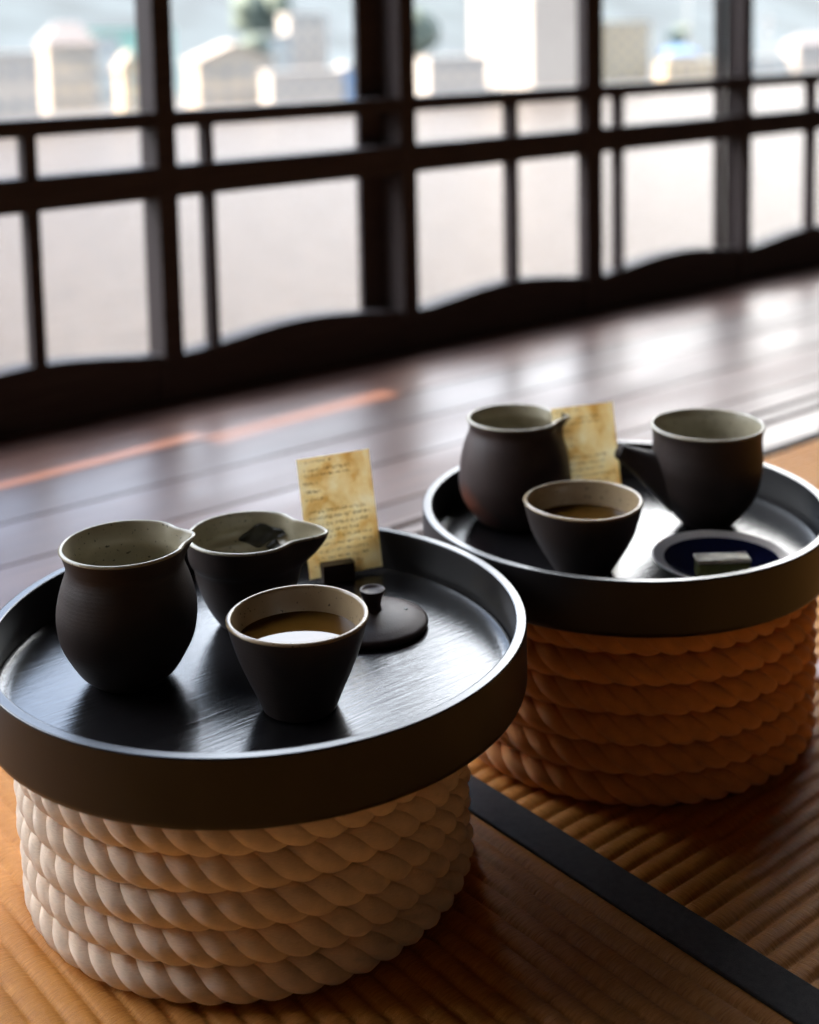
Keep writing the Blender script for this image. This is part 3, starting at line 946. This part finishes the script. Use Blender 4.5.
far_tree(170.5, 214, -12.5, 18.5, 7.5, 'broad dark green tree left of the great white block', 2)
far_tree(157.0, 246, -9.0, 19.5, 6.5, 'green tree on the hill above the tall pale block', 3)
far_tree(252.5, 212, -12.5, 13.0, 2.6, 'dark slender tree right of the bright blue roof', 4)

root = tag(empty('utility_pole', (270.7, 200, -12.6)), 'utility pole with two crossarms in the right window', 'pole')
MB().tube([(0, 0, 0), (0, 0, 14.4)], [0.28, 0.20], 10).build('post', M['pole'], root)
for z in (13.2, 10.4): MB().box(-1.7, 1.7, -0.16, 0.16, z - 0.35, z + 0.35).build('crossarm', M['pole'], root)
root = tag(empty('mast', (234.4, 194.2, -12.6)), 'thin grey mast standing before the cream house', 'pole')
MB().tube([(0, 0, 0), (0, 0, 19)], [0.16, 0.10], 8).build('post', M['pole'], root)

# ------------------------------------------------------------------ light
SKY_STRENGTH = 12.0
W = bpy.data.worlds.new('sky'); SC.world = W
W.use_nodes = True
nt = W.node_tree; nt.nodes.clear()
out = nt.nodes.new('ShaderNodeOutputWorld'); bg = nt.nodes.new('ShaderNodeBackground')
tc = nt.nodes.new('ShaderNodeTexCoord'); sp = nt.nodes.new('ShaderNodeSeparateXYZ')
nt.links.new(tc.outputs['Generated'], sp.inputs[0])
nz = nt.nodes.new('ShaderNodeTexNoise'); nz.inputs['Scale'].default_value = 3.0; nz.inputs['Detail'].default_value = 5
nt.links.new(tc.outputs['Generated'], nz.inputs['Vector'])
ad = nt.nodes.new('ShaderNodeMath'); ad.operation = 'MULTIPLY_ADD'
nt.links.new(nz.outputs['Fac'], ad.inputs[0]); ad.inputs[1].default_value = 0.10; nt.links.new(sp.outputs['Z'], ad.inputs[2])
rp = nt.nodes.new('ShaderNodeValToRGB')
nt.links.new(ad.outputs[0], rp.inputs['Fac'])
SKY = [(0.0, (0.02, 0.02, 0.02)), (0.05, (0.045, 0.05, 0.055)), (0.17, (0.10, 0.11, 0.12)), (0.27, (0.28, 0.30, 0.33)), (0.38, (0.90, 0.94, 1.0)), (0.60, (0.86, 0.92, 1.0)), (1.0, (0.30, 0.38, 0.50))]
e = rp.color_ramp.elements
while len(e) < len(SKY): e.new(0.5)
for el, (p, c) in zip(e, SKY): el.position = p; el.color = (*c, 1)
# thin bright cloud over the sea, dull sky inland
mr = nt.nodes.new('ShaderNodeMapRange'); mr.interpolation_type = 'SMOOTHSTEP'
nt.links.new(sp.outputs['Y'], mr.inputs['Value'])
mr.inputs['From Min'].default_value = -0.25; mr.inputs['From Max'].default_value = 0.45
mr.inputs['To Min'].default_value = 0.32; mr.inputs['To Max'].default_value = 1.0
# a bluish gap in the cloud a little left of the view, and a glow to its right
az = nt.nodes.new('ShaderNodeMath'); az.operation = 'ARCTAN2'
nt.links.new(sp.outputs['X'], az.inputs[0]); nt.links.new(sp.outputs['Y'], az.inputs[1])
am = nt.nodes.new('ShaderNodeMapRange')
nt.links.new(az.outputs[0], am.inputs['Value'])
am.inputs['From Min'].default_value = -PI / 2; am.inputs['From Max'].default_value = PI / 2
ar = nt.nodes.new('ShaderNodeValToRGB'); nt.links.new(am.outputs['Result'], ar.inputs['Fac'])
AZ = [(-90, (0.55, 0.55, 0.55)), (0, (0.55, 0.55, 0.55)), (11, (0.15, 0.18, 0.23)), (23.5, (0.17, 0.20, 0.25)), (31, (0.53, 0.55, 0.58)), (45, (0.56, 0.55, 0.54)), (54, (0.96, 0.90, 0.82)), (64, (0.55, 0.55, 0.54)), (90, (0.55, 0.55, 0.55))]
ea = ar.color_ramp.elements
while len(ea) < len(AZ): ea.new(0.5)
for el, (d_, c) in zip(ea, AZ): el.position = (d_ + 90) / 180; el.color = (*c, 1)
mc = nt.nodes.new('ShaderNodeMix'); mc.data_type = 'RGBA'; mc.blend_type = 'MULTIPLY'; mc.inputs[0].default_value = 1
nt.links.new(rp.outputs['Color'], mc.inputs[6]); nt.links.new(ar.outputs['Color'], mc.inputs[7])
ms = nt.nodes.new('ShaderNodeMath'); ms.operation = 'MULTIPLY'
nt.links.new(mr.outputs['Result'], ms.inputs[0]); ms.inputs[1].default_value = SKY_STRENGTH / 0.55
nt.links.new(mc.outputs[2], bg.inputs['Color'])
nt.links.new(ms.outputs[0], bg.inputs['Strength'])
nt.links.new(bg.outputs[0], out.inputs['Surface'])

sun = bpy.data.lights.new('sun', 'SUN'); sun.energy = 24; sun.color = (1.0, 0.76, 0.54); sun.angle = math.radians(0.25)
so = bpy.data.objects.new('sun', sun); COL.objects.link(so)
dirn = Vector((SUN.x, SUN.y, -TAN_E)).normalized()
so.rotation_euler = dirn.to_track_quat('-Z', 'Y').to_euler()
so.location = (-20, 0, 10)

pl = bpy.data.lights.new('window_portal', 'AREA'); pl.shape = 'RECTANGLE'
pl.size = POST_R[-1] - POST_R[0] + 0.1; pl.size_y = Z_HEAD - 0.05
pl.cycles.is_portal = True
po = bpy.data.objects.new('window_portal', pl); COL.objects.link(po)
po.location = ((POST_R[0] + POST_R[-1]) / 2, 1.90, Z_HEAD / 2 + 0.02)
po.rotation_euler = Vector((0, -1, 0)).to_track_quat('-Z', 'Y').to_euler()

# ------------------------------------------------------------------ camera
cam = bpy.data.cameras.new('camera')
cam.sensor_fit = 'VERTICAL'; cam.sensor_height = 36.0; cam.sensor_width = 36.0 * 819 / 1024
cam.lens = 1364.95 / 1024 * 36.0
cam.shift_x = -11.178 / 1024; cam.shift_y = -325.96 / 1024
cam.clip_start = 0.01; cam.clip_end = 2000
cam.dof.use_dof = True
cam.dof.focus_distance = 0.80
cam.dof.aperture_fstop = 4.6
co = bpy.data.objects.new('camera', cam); COL.objects.link(co)
f = Vector((0.6283, 0.7693, -0.1161)).normalized()
r = Vector((0.773, -0.6341, -0.0183)); r = (r - f * r.dot(f)).normalized()
u = r.cross(f)
co.matrix_world = Matrix(((r.x, u.x, -f.x, EYE.x), (r.y, u.y, -f.y, EYE.y), (r.z, u.z, -f.z, EYE.z), (0, 0, 0, 1)))
SC.camera = co

vs_ = SC.view_settings
vs_.view_transform = 'Standard'; vs_.look = 'None'; vs_.exposure = 0.0; vs_.gamma = 1.0; vs_.use_curve_mapping = False
SC.cycles.max_bounces = 10; SC.cycles.diffuse_bounces = 6; SC.cycles.glossy_bounces = 4
SC.cycles.sample_clamp_indirect = 6.0
SC.cycles.use_denoising = True
